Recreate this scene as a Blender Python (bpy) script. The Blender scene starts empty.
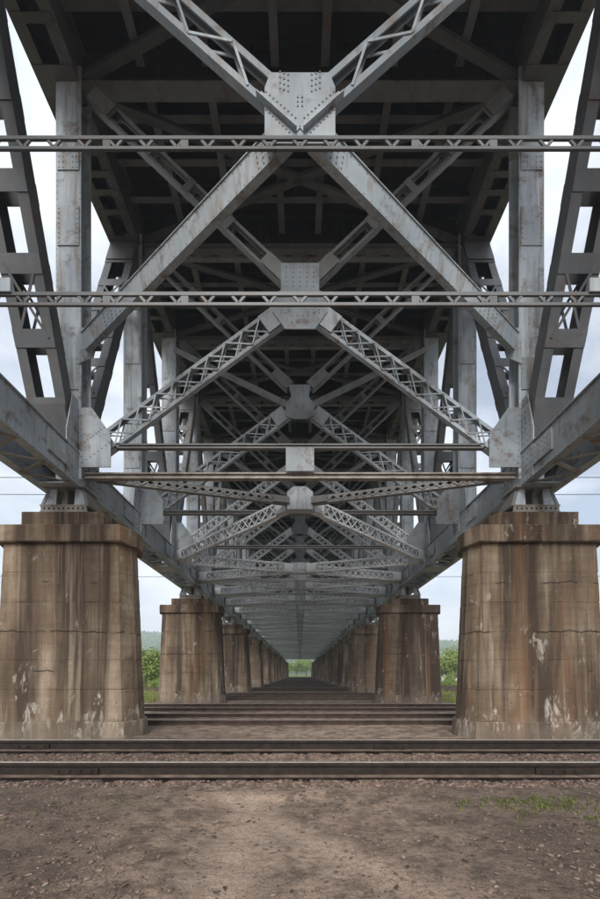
import bpy, math, random
from mathutils import Vector, noise
V = Vector
R = math.radians
scene = bpy.context.scene

# ------------------------------------------------------------------ camera
F = 370.0          # focal length in photo pixels (photo is 600 wide)
EYE = 1.4          # camera height
HOR = 673.0        # horizon row in the photo
cam_d = bpy.data.cameras.new('camera')
cam = bpy.data.objects.new('camera', cam_d)
scene.collection.objects.link(cam)
cam.location = (0, 0, EYE)
cam.rotation_euler = (R(90), 0, 0)
cam_d.sensor_fit = 'HORIZONTAL'
cam_d.sensor_width = 36
cam_d.lens = F / 600 * 36
cam_d.shift_y = (HOR - 449.5) / 600
cam_d.clip_start = 0.05
cam_d.clip_end = 6000
scene.camera = cam

# ------------------------------------------------------------------ sky, sun, exposure
SUN_EL, SUN_AZ = 36, 187      # veiled sun high behind the camera
world = bpy.data.worlds.new('World')
scene.world = world
world.use_nodes = True
wn = world.node_tree.nodes; wl = world.node_tree.links
bg = wn['Background']
sky = wn.new('ShaderNodeTexSky')
sky.sky_type = 'NISHITA'; sky.sun_disc = False
sky.sun_elevation = R(SUN_EL); sky.sun_rotation = R(SUN_AZ)
sky.air_density = 1.0; sky.dust_density = 2.0
tc = wn.new('ShaderNodeTexCoord')
mp = wn.new('ShaderNodeMapping'); mp.inputs['Scale'].default_value = (1.0, 1.0, 2.2)
nz = wn.new('ShaderNodeTexNoise'); nz.inputs['Scale'].default_value = 2.3
nz.inputs['Detail'].default_value = 7; nz.inputs['Roughness'].default_value = 0.55
rp = wn.new('ShaderNodeValToRGB')
rp.color_ramp.elements[0].position = 0.36; rp.color_ramp.elements[0].color = (0.30, 0.30, 0.30, 1)
rp.color_ramp.elements[1].position = 0.60; rp.color_ramp.elements[1].color = (0.97, 0.97, 0.97, 1)
nz2 = wn.new('ShaderNodeTexNoise'); nz2.inputs['Scale'].default_value = 4.0; nz2.inputs['Detail'].default_value = 6
cr2 = wn.new('ShaderNodeValToRGB')
cr2.color_ramp.elements[0].position = 0.3; cr2.color_ramp.elements[0].color = (6.2, 6.7, 7.5, 1)
cr2.color_ramp.elements[1].position = 0.7; cr2.color_ramp.elements[1].color = (8.6, 8.9, 9.3, 1)
mx = wn.new('ShaderNodeMix'); mx.data_type = 'RGBA'
wl.new(tc.outputs['Generated'], mp.inputs['Vector'])
wl.new(mp.outputs[0], nz.inputs['Vector']); wl.new(mp.outputs[0], nz2.inputs['Vector'])
wl.new(nz.outputs['Fac'], rp.inputs[0]); wl.new(nz2.outputs['Fac'], cr2.inputs[0])
wl.new(rp.outputs[0], mx.inputs[0]); wl.new(sky.outputs[0], mx.inputs[6]); wl.new(cr2.outputs[0], mx.inputs[7])
wl.new(mx.outputs[2], bg.inputs[0])
bg.inputs[1].default_value = 0.072
sd = bpy.data.lights.new('sun', 'SUN'); sd.energy = 2.3; sd.angle = R(40); sd.color = (1.0, 0.96, 0.9)
so = bpy.data.objects.new('sun', sd); scene.collection.objects.link(so)
_az, _el = R(SUN_AZ), R(SUN_EL)
sdir = V((math.sin(_az) * math.cos(_el), math.cos(_az) * math.cos(_el), math.sin(_el)))
so.rotation_euler = sdir.to_track_quat('Z', 'Y').to_euler()
so.location = (0, -20, 30)
vs = scene.view_settings
vs.view_transform = 'Standard'; vs.look = 'None'; vs.exposure = 1.15; vs.gamma = 1.0
vs.use_curve_mapping = False
scene.cycles.max_bounces = 6; scene.cycles.diffuse_bounces = 4; scene.cycles.volume_bounces = 0

# ------------------------------------------------------------------ helpers
COL = scene.collection
rng = random.Random(7)

def PT(u, v, Y):
    """photo pixel at a known distance -> point"""
    return V(((u - 300) * Y / F, Y, EYE + (HOR - v) * Y / F))

class MB:
    def __init__(s): s.v = []; s.f = []
    def add(s, vs_, fs_):
        o = len(s.v); s.v += [tuple(p) for p in vs_]; s.f += [tuple(i + o for i in f) for f in fs_]
    def box(s, a, b):
        x0, y0, z0 = a; x1, y1, z1 = b
        s.add([(x0,y0,z0),(x1,y0,z0),(x1,y1,z0),(x0,y1,z0),(x0,y0,z1),(x1,y0,z1),(x1,y1,z1),(x0,y1,z1)],
              [(0,3,2,1),(4,5,6,7),(0,1,5,4),(1,2,6,5),(2,3,7,6),(3,0,4,7)])
    def prism(s, prof, p0, p1, up):
        """sweep a 2-D profile (side, up) from p0 to p1"""
        p0, p1 = V(p0), V(p1); d = (p1 - p0).normalized(); up = V(up)
        side = d.cross(up).normalized(); u = side.cross(d).normalized()
        n = len(prof)
        vs_ = [p0 + side * a + u * b for a, b in prof] + [p1 + side * a + u * b for a, b in prof]
        area = sum(prof[i][0] * prof[(i+1) % n][1] - prof[(i+1) % n][0] * prof[i][1] for i in range(n))
        fs_ = []
        for i in range(n):
            j = (i + 1) % n
            fs_.append((i, i + n, j + n, j) if area > 0 else (i, j, j + n, i + n))
        a, b = tuple(range(n)), tuple(range(n, 2 * n))
        fs_ += [a, b[::-1]] if area > 0 else [a[::-1], b]
        s.add(vs_, fs_)
    def bar(s, p0, p1, w, t, up):
        """flat bar: w along side, t along up"""
        s.prism([(-w/2,-t/2),(w/2,-t/2),(w/2,t/2),(-w/2,t/2)], p0, p1, up)
    def plate(s, poly, ext):
        """extrude a planar polygon by vector ext"""
        n = len(poly); ext = V(ext)
        nn = V((0,0,0)); P = [V(p) for p in poly]
        for i in range(n): nn += P[i].cross(P[(i+1) % n])
        flip = nn.dot(ext) > 0
        vs_ = P + [p + ext for p in P]
        fs_ = []
        for i in range(n):
            j = (i + 1) % n
            fs_.append((i, j, j + n, i + n) if flip else (i, i + n, j + n, j))
        a, b = tuple(range(n)), tuple(range(n, 2 * n))
        fs_ += [a[::-1], b] if flip else [a, b[::-1]]
        s.add(vs_, fs_)
    def rivet(s, p, nrm, r=0.019, h=0.013):
        p = V(p); n = V(nrm).normalized()
        t = n.orthogonal().normalized(); b = n.cross(t)
        k = 6; vs_ = []
        for rr, hh in ((r, 0), (r * .7, h * .8)):
            for i in range(k):
                a = i * math.tau / k
                vs_.append(p + t * (math.cos(a) * rr) + b * (math.sin(a) * rr) + n * hh)
        vs_.append(p + n * h)
        fs_ = []
        for i in range(k):
            j = (i + 1) % k
            fs_.append((i, j, j + k, i + k)); fs_.append((i + k, j + k, 2 * k))
        s.add(vs_, fs_)
    def mirrored(s):
        m = MB(); m.v = [(-x, y, z) for x, y, z in s.v]; m.f = [f[::-1] for f in s.f]; return m
    def mesh(s, name, mat, smooth=False):
        me = bpy.data.meshes.new(name); me.from_pydata(s.v, [], s.f); me.update()
        if mat is not None: me.materials.append(mat)
        if smooth: me.polygons.foreach_set('use_smooth', [True] * len(me.polygons))
        return me
    def build(s, name, mat, parent=None, loc=(0,0,0), smooth=False):
        return obj(name, s.mesh(name, mat, smooth), parent, loc)

def obj(name, me, parent=None, loc=(0,0,0), rot=None):
    o = bpy.data.objects.new(name, me); COL.objects.link(o); o.location = loc
    if rot: o.rotation_euler = rot
    if parent: o.parent = parent
    return o
def empty(name, loc=(0,0,0), rz=0):
    o = bpy.data.objects.new(name, None); COL.objects.link(o); o.location = loc; o.rotation_euler = (0,0,rz)
    o.empty_display_size = 0.3
    return o
def tag(o, label=None, cat=None, group=None, kind=None):
    if label: o['label'] = label
    if cat: o['category'] = cat
    if group: o['group'] = group
    if kind: o['kind'] = kind
    return o

# ------------------------------------------------------------------ materials
def newmat(name, rough=0.8, metal=0.0, spec=0.3):
    m = bpy.data.materials.new(name); m.use_nodes = True
    b = m.node_tree.nodes['Principled BSDF']
    b.inputs['Roughness'].default_value = rough; b.inputs['Metallic'].default_value = metal
    b.inputs['Specular IOR Level'].default_value = spec
    return m, m.node_tree.nodes, m.node_tree.links, b
def N_noise(n, l, vec, scale, detail=5, rough=0.55, dist=0.0):
    t = n.new('ShaderNodeTexNoise'); t.inputs['Scale'].default_value = scale
    t.inputs['Detail'].default_value = detail; t.inputs['Roughness'].default_value = rough
    t.inputs['Distortion'].default_value = dist
    if vec is not None: l.new(vec, t.inputs['Vector'])
    return t.outputs['Fac']
def N_map(n, l, vec, scale=(1,1,1), loc=(0,0,0)):
    m = n.new('ShaderNodeMapping'); m.inputs['Scale'].default_value = scale; m.inputs['Location'].default_value = loc
    l.new(vec, m.inputs['Vector']); return m.outputs[0]
def N_ramp(n, l, fac, stops):
    r = n.new('ShaderNodeValToRGB'); e = r.color_ramp.elements
    while len(e) < len(stops): e.new(0.5)
    for i, (p, c) in enumerate(stops):
        e[i].position = p
        e[i].color = (c, c, c, 1) if isinstance(c, (int, float)) else (*c, 1)
    l.new(fac, r.inputs[0]); return r.outputs[0]
def N_mix(n, l, fac, a, b, mode='MIX'):
    m = n.new('ShaderNodeMix'); m.data_type = 'RGBA'; m.blend_type = mode
    for sock, val in ((0, fac), (6, a), (7, b)):
        if isinstance(val, (int, float)): m.inputs[sock].default_value = val
        elif isinstance(val, tuple): m.inputs[sock].default_value = (*val, 1)
        else: l.new(val, m.inputs[sock])
    return m.outputs[2]
def N_math(n, l, op, a, b=None, c=None):
    m = n.new('ShaderNodeMath'); m.operation = op
    for i, val in enumerate((a, b, c)):
        if val is None: continue
        if isinstance(val, (int, float)): m.inputs[i].default_value = val
        else: l.new(val, m.inputs[i])
    return m.outputs[0]
def N_bump(n, l, b, h, strength=0.4, dist=0.02):
    t = n.new('ShaderNodeBump'); t.inputs['Strength'].default_value = strength; t.inputs['Distance'].default_value = dist
    l.new(h, t.inputs['Height']); l.new(t.outputs[0], b.inputs['Normal'])

def steel_mat(name, base, light, rust=(0.115, 0.062, 0.035), rust_lo=0.53, rust_hi=0.68, streak=0.6, rough=0.5):
    m, n, l, b = newmat(name, rough, 0.0, 0.35)
    g = n.new('ShaderNodeNewGeometry'); pos = g.outputs['Position']
    oi = n.new('ShaderNodeObjectInfo')
    big = N_noise(n, l, pos, 0.9, 4)
    col = N_mix(n, l, N_ramp(n, l, big, [(0.35, 0.0), (0.65, 1.0)]), base, light)
    per = N_math(n, l, 'MULTIPLY_ADD', oi.outputs['Random'], 0.42, 0.77)
    pc = n.new('ShaderNodeCombineColor'); [l.new(per, pc.inputs[i]) for i in range(3)]
    col = N_mix(n, l, 1.0, col, pc.outputs[0], 'MULTIPLY')
    # run-down streaks of washed dirt, then rust blooms
    st = N_noise(n, l, N_map(n, l, pos, (7, 7, 0.55)), 1.0, 3, 0.6)
    col = N_mix(n, l, N_math(n, l, 'MULTIPLY', N_ramp(n, l, st, [(0.50, 0.0), (0.70, 1.0)]), streak), col, (0.24, 0.20, 0.155))
    col = N_mix(n, l, N_math(n, l, 'MULTIPLY', N_ramp(n, l, st, [(0.28, 1.0), (0.42, 0.0)]), 0.4), col, (0.09, 0.092, 0.095))
    rn = N_noise(n, l, pos, 2.8, 7, 0.72, 0.0)
    rfac = N_ramp(n, l, rn, [(rust_lo, 0.0), (rust_hi, 1.0)])
    col = N_mix(n, l, N_math(n, l, 'MULTIPLY', rfac, 0.85), col, rust)
    l.new(col, b.inputs['Base Color'])
    return m

M = {}
M['steel'] = steel_mat('grey_painted_steel', (0.27, 0.315, 0.355), (0.41, 0.46, 0.50))
M['post'] = steel_mat('pale_streaked_steel', (0.31, 0.365, 0.41), (0.47, 0.52, 0.56), streak=0.9, rust_lo=0.53, rust_hi=0.70)
M['rusty'] = steel_mat('rusty_steel', (0.22, 0.205, 0.185), (0.30, 0.28, 0.25), rust=(0.10, 0.055, 0.032), rust_lo=0.46, rust_hi=0.66, streak=0.6)
M['olive'] = steel_mat('weathered_flange_steel', (0.16, 0.163, 0.16), (0.225, 0.232, 0.235), rust_lo=0.54, rust_hi=0.72, streak=0.25)
M['soffit'] = steel_mat('shaded_brace_steel', (0.068, 0.074, 0.080), (0.112, 0.120, 0.128), rust_lo=0.54, rust_hi=0.72, streak=0.12)  # near diagonals' backlit shade put into the colour; thin struts share it
M['gusset'] = steel_mat('toned_down_gusset_steel', (0.20, 0.232, 0.262), (0.32, 0.36, 0.395), streak=0.45)  # darker tone offsets strong sun on plates facing the camera
M['lateral'] = steel_mat('light_grey_steel', (0.58, 0.62, 0.65), (0.70, 0.73, 0.75), rust_lo=0.6, rust_hi=0.8, streak=0.4)
M['deck_steel'] = steel_mat('dark_steel', (0.065, 0.068, 0.07), (0.105, 0.108, 0.108), rust=(0.06, 0.037, 0.026), rust_lo=0.54, rust_hi=0.72, streak=0.1)  # dark grey base for top chords and top laterals

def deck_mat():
    m, n, l, b = newmat('dark_deck', 0.9)  # near-black base with brown blotches
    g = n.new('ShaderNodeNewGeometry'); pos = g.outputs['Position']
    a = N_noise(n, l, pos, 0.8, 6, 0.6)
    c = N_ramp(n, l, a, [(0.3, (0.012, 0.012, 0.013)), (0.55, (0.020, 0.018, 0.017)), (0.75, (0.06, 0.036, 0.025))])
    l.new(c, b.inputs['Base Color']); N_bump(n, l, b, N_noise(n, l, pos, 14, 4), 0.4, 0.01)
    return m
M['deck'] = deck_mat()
M['shaded_web'] = steel_mat('shaded_web_steel', (0.02, 0.02, 0.021), (0.035, 0.034, 0.034), rust=(0.05, 0.03, 0.02), streak=0.03)  # near-black beam webs: shade under the deck put into the colour
M['flange'] = steel_mat('lit_flange_steel', (0.12, 0.123, 0.122), (0.18, 0.182, 0.178), streak=0.12)  # paler bottom flanges: light they catch put into the colour

def concrete_mat():
    m, n, l, b = newmat('stained_concrete', 0.88, 0, 0.25)
    g = n.new('ShaderNodeNewGeometry'); pos = g.outputs['Position']
    sep = n.new('ShaderNodeSeparateXYZ'); l.new(pos, sep.inputs[0]); z = sep.outputs['Z']
    a = N_noise(n, l, N_map(n, l, pos, (1.0, 1.0, 0.5)), 1.3, 7, 0.6)
    col = N_ramp(n, l, a, [(0.3, (0.130, 0.090, 0.058)), (0.5, (0.21, 0.155, 0.105)), (0.72, (0.35, 0.285, 0.215))])
    # broad vertical run-off: dark brown, rust orange, pale wash
    hb_ = N_noise(n, l, N_map(n, l, pos, (0.5, 0.5, 7.0), (6, 2, 3)), 1.0, 5, 0.7)
    col = N_mix(n, l, 0.55, col, N_ramp(n, l, hb_, [(0.32, 0.55), (0.5, 1.0), (0.7, 1.25)]), 'MULTIPLY')
    s1 = N_noise(n, l, N_map(n, l, pos, (1.25, 1.25, 0.09)), 1.0, 6, 0.60, 0.5)
    col = N_mix(n, l, N_math(n, l, 'MULTIPLY', N_ramp(n, l, s1, [(0.42, 0.0), (0.57, 1.0)]), 0.9), col, (0.046, 0.030, 0.021))
    s2 = N_noise(n, l, N_map(n, l, pos, (1.7, 1.7, 0.12), (11, 3, 2)), 1.0, 6, 0.6, 0.5)
    col = N_mix(n, l, N_math(n, l, 'MULTIPLY', N_ramp(n, l, s2, [(0.52, 0.0), (0.66, 1.0)]), 0.55), col, (0.225, 0.125, 0.065))
    s3 = N_noise(n, l, N_map(n, l, pos, (5.5, 5.5, 0.16), (5, 9, 4)), 1.0, 4, 0.6, 0.2)
    col = N_mix(n, l, N_math(n, l, 'MULTIPLY', N_ramp(n, l, s3, [(0.57, 0.0), (0.68, 1.0)]), 0.38), col, (0.40, 0.33, 0.25))
    s4 = N_noise(n, l, N_map(n, l, pos, (9, 9, 0.25), (2, 1, 8)), 1.0, 4, 0.6, 0.2)
    col = N_mix(n, l, N_math(n, l, 'MULTIPLY', N_ramp(n, l, s4, [(0.55, 0.0), (0.66, 1.0)]), 0.25), col, (0.06, 0.042, 0.03))
    # white lime bleeding out of the lift joints
    w = N_noise(n, l, N_map(n, l, pos, (2.2, 2.2, 1.1), (4, 4, 4)), 1.2, 8, 0.68, 0.6)
    w2 = N_noise(n, l, N_map(n, l, pos, (14, 14, 3.0)), 1.0, 5, 0.65)
    low = N_math(n, l, 'MULTIPLY_ADD', N_ramp(n, l, z, [(0.3, 0.08), (1.0, 0.0)]), 1.0, w)
    wf = N_math(n, l, 'MULTIPLY', N_ramp(n, l, low, [(0.595, 0.0), (0.65, 1.0)]), N_ramp(n, l, w2, [(0.42, 0.0), (0.6, 1.0)]))
    col = N_mix(n, l, N_math(n, l, 'MULTIPLY', wf, 0.65), col, (0.52, 0.47, 0.41))
    # ragged cracks along the pour lines
    cw = N_noise(n, l, N_map(n, l, pos, (1, 1, 0.0)), 2.2, 8, 0.72)
    crack = None
    for zc, lo in ((2.28, 0.42), (1.42, 0.56), (3.34, 0.54)):
        dz = N_math(n, l, 'ABSOLUTE', N_math(n, l, 'SUBTRACT', N_math(n, l, 'MULTIPLY_ADD', cw, 0.30, z), zc + 0.15))
        c1 = N_ramp(n, l, dz, [(0.004, 1.0), (0.016, 0.0)])
        mk = N_ramp(n, l, N_noise(n, l, N_map(n, l, pos, (1, 1, 0.0), (zc, 0, 0)), 1.3, 3), [(lo, 0.0), (lo + 0.04, 1.0)])
        c1 = N_math(n, l, 'MULTIPLY', c1, mk)
        crack = c1 if crack is None else N_math(n, l, 'MAXIMUM', crack, c1)
    col = N_mix(n, l, N_math(n, l, 'MULTIPLY', crack, 0.9), col, (0.03, 0.022, 0.018))
    fine = N_noise(n, l, pos, 30, 6, 0.7)
    col = N_mix(n, l, 0.35, col, N_ramp(n, l, fine, [(0.3, 0.35), (0.7, 1.0)]), 'MULTIPLY')
    pit = n.new('ShaderNodeTexVoronoi'); pit.inputs['Scale'].default_value = 5.0; l.new(pos, pit.inputs['Vector'])
    pf = N_ramp(n, l, pit.outputs['Distance'], [(0.05, 1.0), (0.10, 0.0)])
    pf = N_math(n, l, 'MULTIPLY', pf, N_ramp(n, l, N_noise(n, l, pos, 1.7, 2), [(0.5, 0.0), (0.55, 1.0)]))
    col = N_mix(n, l, N_math(n, l, 'MULTIPLY', pf, 0.7), col, (0.05, 0.035, 0.028))
    # damp dust line at the foot
    foot = N_math(n, l, 'MULTIPLY', N_ramp(n, l, N_math(n, l, 'MULTIPLY_ADD', w2, 0.5, z), [(0.35, 1.0), (0.75, 0.0)]), 0.45)
    col = N_mix(n, l, foot, col, (0.16, 0.135, 0.11))
    l.new(col, b.inputs['Base Color'])
    med = N_noise(n, l, pos, 6, 6, 0.65)
    h = N_math(n, l, 'SUBTRACT', N_math(n, l, 'MULTIPLY_ADD', fine, 0.35, med), N_math(n, l, 'ADD', N_math(n, l, 'MULTIPLY', crack, 1.2), N_math(n, l, 'MULTIPLY', pf, 0.8)))
    N_bump(n, l, b, h, 0.6, 0.025)
    return m
M['concrete'] = concrete_mat()

def ground_mat():
    m, n, l, b = newmat('dirt_and_grass_ground', 0.95, 0, 0.15)
    g = n.new('ShaderNodeNewGeometry'); pos = g.outputs['Position']
    sep = n.new('ShaderNodeSeparateXYZ'); l.new(pos, sep.inputs[0])
    a = N_noise(n, l, pos, 0.55, 7, 0.62)
    b2 = N_noise(n, l, pos, 3.2, 7, 0.68)
    c = N_noise(n, l, pos, 24, 6, 0.75)
    col = N_ramp(n, l, a, [(0.34, (0.25, 0.182, 0.142)), (0.5, (0.38, 0.285, 0.222)), (0.64, (0.50, 0.385, 0.305))])
    col = N_mix(n, l, N_math(n, l, 'MULTIPLY', N_ramp(n, l, b2, [(0.40, 1.0), (0.55, 0.0)]), 0.7), col, (0.095, 0.074, 0.062))
    b3 = N_noise(n, l, N_map(n, l, pos, (1.0, 1.6, 1.0), (3, 5, 0)), 9.0, 7, 0.72)
    col = N_mix(n, l, N_math(n, l, 'MULTIPLY', N_ramp(n, l, b3, [(0.38, 1.0), (0.50, 0.0)]), 0.55), col, (0.075, 0.058, 0.048))
    col = N_mix(n, l, N_math(n, l, 'MULTIPLY', N_ramp(n, l, b3, [(0.58, 0.0), (0.68, 1.0)]), 0.4), col, (0.42, 0.33, 0.265))
    # trodden paler lane through the middle
    lane = N_math(n, l, 'ABSOLUTE', N_math(n, l, 'ADD', sep.outputs['X'], 0.5))
    lane2 = N_math(n, l, 'ABSOLUTE', N_math(n, l, 'SUBTRACT', sep.outputs['X'], N_math(n, l, 'MULTIPLY_ADD', sep.outputs['Y'], -0.85, 2.75)))
    side_ = N_math(n, l, 'MULTIPLY_ADD', a, 2.2, N_math(n, l, 'ABSOLUTE', N_math(n, l, 'ADD', sep.outputs['X'], 0.1)))
    sidef = N_math(n, l, 'MULTIPLY', N_ramp(n, l, N_math(n, l, 'MULTIPLY', side_, 0.25), [(0.52, 0.0), (0.74, 1.0)]), N_math(n, l, 'LESS_THAN', sep.outputs['Y'], 8.0))
    col = N_mix(n, l, N_math(n, l, 'MULTIPLY', sidef, 0.6), col, (0.10, 0.078, 0.064))
    lane = N_math(n, l, 'MULTIPLY_ADD', b2, 1.3, N_math(n, l, 'MINIMUM', lane, N_math(n, l, 'MULTIPLY', lane2, 1.3)))
    lf = N_ramp(n, l, lane, [(0.62, 1.0), (1.15, 0.0)])
    near = N_ramp(n, l, sep.outputs['Y'], [(0.0, 1.0), (1.0, 1.0)])
    lf = N_math(n, l, 'MULTIPLY', lf, N_math(n, l, 'LESS_THAN', sep.outputs['Y'], 4.4))
    col = N_mix(n, l, N_math(n, l, 'MULTIPLY', lf, 0.75), col, (0.52, 0.405, 0.32))
    col = N_mix(n, l, 0.55, col, N_ramp(n, l, c, [(0.3, 0.45), (0.7, 1.15)]), 'MULTIPLY')
    gr_ = N_noise(n, l, pos, 110, 4, 0.8)
    col = N_mix(n, l, 0.6, col, N_ramp(n, l, gr_, [(0.35, 0.4), (0.62, 1.2)]), 'MULTIPLY')
    sp = N_ramp(n, l, N_noise(n, l, pos, 60, 3, 0.7), [(0.64, 0.0), (0.70, 1.0)])
    col = N_mix(n, l, N_math(n, l, 'MULTIPLY', sp, 0.35), col, (0.42, 0.36, 0.30))
    # grass beyond the yard and away from the piers
    ax = N_math(n, l, 'ABSOLUTE', sep.outputs['X'])
    gx = N_math(n, l, 'MULTIPLY_ADD', b2, 3.0, ax)
    gf = N_ramp(n, l, N_math(n, l, 'MULTIPLY', gx, 0.05), [(0.36, 0.0), (0.46, 1.0)])
    gy = N_math(n, l, 'MULTIPLY', N_math(n, l, 'MULTIPLY_ADD', b2, 3.0, sep.outputs['Y']), 0.01)
    gfy = N_ramp(n, l, gy, [(0.19, 0.0), (0.21, 1.0)])
    gf = N_math(n, l, 'MULTIPLY', gf, gfy)
    gfar = N_ramp(n, l, gy, [(1.30/1.0 if False else 0.99, 0.0), (1.0, 1.0)])
    far = N_math(n, l, 'GREATER_THAN', sep.outputs['Y'], 127.0)
    gf = N_math(n, l, 'MAXIMUM', gf, far)
    gc = N_ramp(n, l, N_noise(n, l, pos, 0.25, 6, 0.7), [(0.35, (0.10, 0.14, 0.03)), (0.65, (0.17, 0.21, 0.055))])
    col = N_mix(n, l, gf, col, gc)
    l.new(col, b.inputs['Base Color'])
    h = N_math(n, l, 'ADD', N_math(n, l, 'MULTIPLY_ADD', gr_, 0.22, N_math(n, l, 'MULTIPLY', b2, 0.8)), N_math(n, l, 'MULTIPLY_ADD', b3, 0.7, N_math(n, l, 'MULTIPLY', c, 0.45)))
    N_bump(n, l, b, h, 1.0, 0.045)
    return m
M['ground'] = ground_mat()

def simple_noise_mat(name, stops, scale, rough=0.9, bump=0.3, bscale=20, spec=0.2, rand=0.0, metal=0):
    m, n, l, b = newmat(name, rough, metal, spec)
    g = n.new('ShaderNodeNewGeometry'); pos = g.outputs['Position']
    col = N_ramp(n, l, N_noise(n, l, pos, scale, 5, 0.6), stops)
    if rand:
        r = g.outputs['Random Per Island']
        k = N_math(n, l, 'MULTIPLY_ADD', r, rand, 1 - rand / 2)
        cc = n.new('ShaderNodeCombineColor'); [l.new(k, cc.inputs[i]) for i in range(3)]
        col = N_mix(n, l, 1.0, col, cc.outputs[0], 'MULTIPLY')
    l.new(col, b.inputs['Base Color'])
    if bump: N_bump(n, l, b, N_noise(n, l, pos, bscale, 4), bump, 0.01)
    return m
M['rail'] = simple_noise_mat('rusty_rail', [(0.35, (0.011, 0.008, 0.007)), (0.6, (0.022, 0.015, 0.012)), (0.8, (0.042, 0.026, 0.019))], 9, 0.75, 0.3, 40)
M['old_rail'] = simple_noise_mat('brown_rail', [(0.35, (0.065, 0.044, 0.034)), (0.7, (0.13, 0.09, 0.07))], 4, 0.85, 0)
M['brown_rail'] = simple_noise_mat('rust_brown_rail', [(0.35, (0.03, 0.02, 0.016)), (0.7, (0.07, 0.046, 0.035))], 5, 0.85, 0)
M['lit_dust'] = simple_noise_mat('dusty_lit_rail_foot', [(0.35, (0.07, 0.05, 0.04)), (0.7, (0.15, 0.11, 0.088))], 6, 0.9, 0)  # pale dust on the foot also stands in for its highlight
M['railhead'] = simple_noise_mat('worn_rail_head', [(0.35, (0.26, 0.235, 0.21)), (0.7, (0.42, 0.39, 0.36))], 12, 0.4, 0.1, 60, 0.5, 0, 0.3)
M['sleeper'] = simple_noise_mat('old_timber', [(0.3, (0.045, 0.034, 0.027)), (0.7, (0.12, 0.092, 0.072))], 7, 0.95, 0.7, 25)
M['stone'] = simple_noise_mat('ballast_stone', [(0.3, (0.08, 0.057, 0.047)), (0.7, (0.175, 0.127, 0.104))], 18, 0.95, 0.3, 60, 0.15, 1.0)
M['litter'] = simple_noise_mat('dry_litter', [(0.3, (0.06, 0.047, 0.038)), (0.7, (0.21, 0.165, 0.135))], 8, 0.9, 0, 20, 0.15, 1.2)
M['bark'] = simple_noise_mat('bark', [(0.3, (0.05, 0.038, 0.028)), (0.7, (0.12, 0.095, 0.075))], 5, 0.95, 0.6, 12)
M['wire'] = simple_noise_mat('black_wire', [(0.3, (0.02, 0.02, 0.02)), (0.7, (0.03, 0.03, 0.03))], 5, 0.6, 0)
M['white_wall'] = simple_noise_mat('white_clapboard', [(0.3, (0.60, 0.60, 0.58)), (0.7, (0.72, 0.72, 0.70))], 1.5, 0.8, 0)
M['roof'] = simple_noise_mat('grey_roof', [(0.3, (0.16, 0.17, 0.19)), (0.7, (0.26, 0.27, 0.30))], 2, 0.8, 0)
M['glass'] = simple_noise_mat('dark_window', [(0.3, (0.03, 0.035, 0.04)), (0.7, (0.05, 0.055, 0.06))], 2, 0.15, 0, spec=0.6)
def leaf_mat(name, dark, light):
    m, n, l, b = newmat(name, 0.7, 0, 0.25)
    g = n.new('ShaderNodeNewGeometry')
    col = N_ramp(n, l, g.outputs['Random Per Island'], [(0.0, dark), (1.0, light)])
    l.new(col, b.inputs['Base Color'])
    tr = n.new('ShaderNodeBsdfTranslucent'); l.new(col, tr.inputs['Color'])
    ms = n.new('ShaderNodeMixShader'); ms.inputs[0].default_value = 0.4
    l.new(b.outputs[0], ms.inputs[1]); l.new(tr.outputs[0], ms.inputs[2])
    l.new(ms.outputs[0], n['Material Output'].inputs['Surface'])
    return m
M['leaf_a'] = leaf_mat('spring_leaves', (0.18, 0.25, 0.06), (0.32, 0.40, 0.12))
M['leaf_b'] = leaf_mat('deep_leaves', (0.10, 0.16, 0.045), (0.19, 0.26, 0.08))
M['grass'] = leaf_mat('grass_blades', (0.17, 0.21, 0.045), (0.31, 0.35, 0.10))
M['weed'] = leaf_mat('dusty_weeds', (0.09, 0.115, 0.03), (0.18, 0.20, 0.06))
M['forest'] = leaf_mat('hill_forest', (0.09, 0.17, 0.07), (0.18, 0.27, 0.10))

# ------------------------------------------------------------------ ground, hills
PAN = 3.1                      # truss panel
Y0 = 8.3                       # first frame in view
PIER_Y = 8.45; SPAN = 3 * PAN; NP = 13
def frameY(k): return Y0 + k * PAN
TRACKS = [4.9]
for s in range(NP - 1):
    TRACKS += [10.0 + s * SPAN, 13.6 + s * SPAN]
GAUGE = 1.63

def gz(x, y):
    if y > 18 or abs(x) > 14 or y < -4: return -0.012
    z = noise.fractal(V((x * 0.55, y * 0.55, 0.3)), 1.0, 2.0, 4) * 0.035
    z += noise.fractal(V((x * 3.1, y * 3.1, 2.0)), .8, 2.0, 3) * 0.016
    if y < 4.2:
        z += -0.05 * math.exp(-((x + .5) / 0.6) ** 2)
    else: z *= 0.6
    fade = min(1.0, max(0.0, (18 - y) / 3), max(0.0, (14 - abs(x)) / 3))
    return -0.012 + z * fade
def axis(dense0, dense1, step, ext, growth=1.25):
    a = []; t = dense0
    while t <= dense1: a.append(t); t += step
    lo = []; s = step; t = dense0
    while t > -ext: s *= growth; t -= s; lo.append(t)
    hi = []; s = step; t = a[-1]
    while t < ext: s *= growth; t += s; hi.append(t)
    return lo[::-1] + a + hi
xs = axis(-6.5, 6.5, 0.07, 3000); ys = axis(1.6, 8.2, 0.06, 3000)
g = MB(); nx = len(xs)
for y in ys:
    for x in xs: g.v.append((x, y, gz(x, y)))
for j in range(len(ys) - 1):
    for i in range(nx - 1):
        a = j * nx + i; g.f.append((a, a + 1, a + nx + 1, a + nx))
gob = g.build('ground', M['ground'], smooth=True); gob['kind'] = 'structure'

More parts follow.
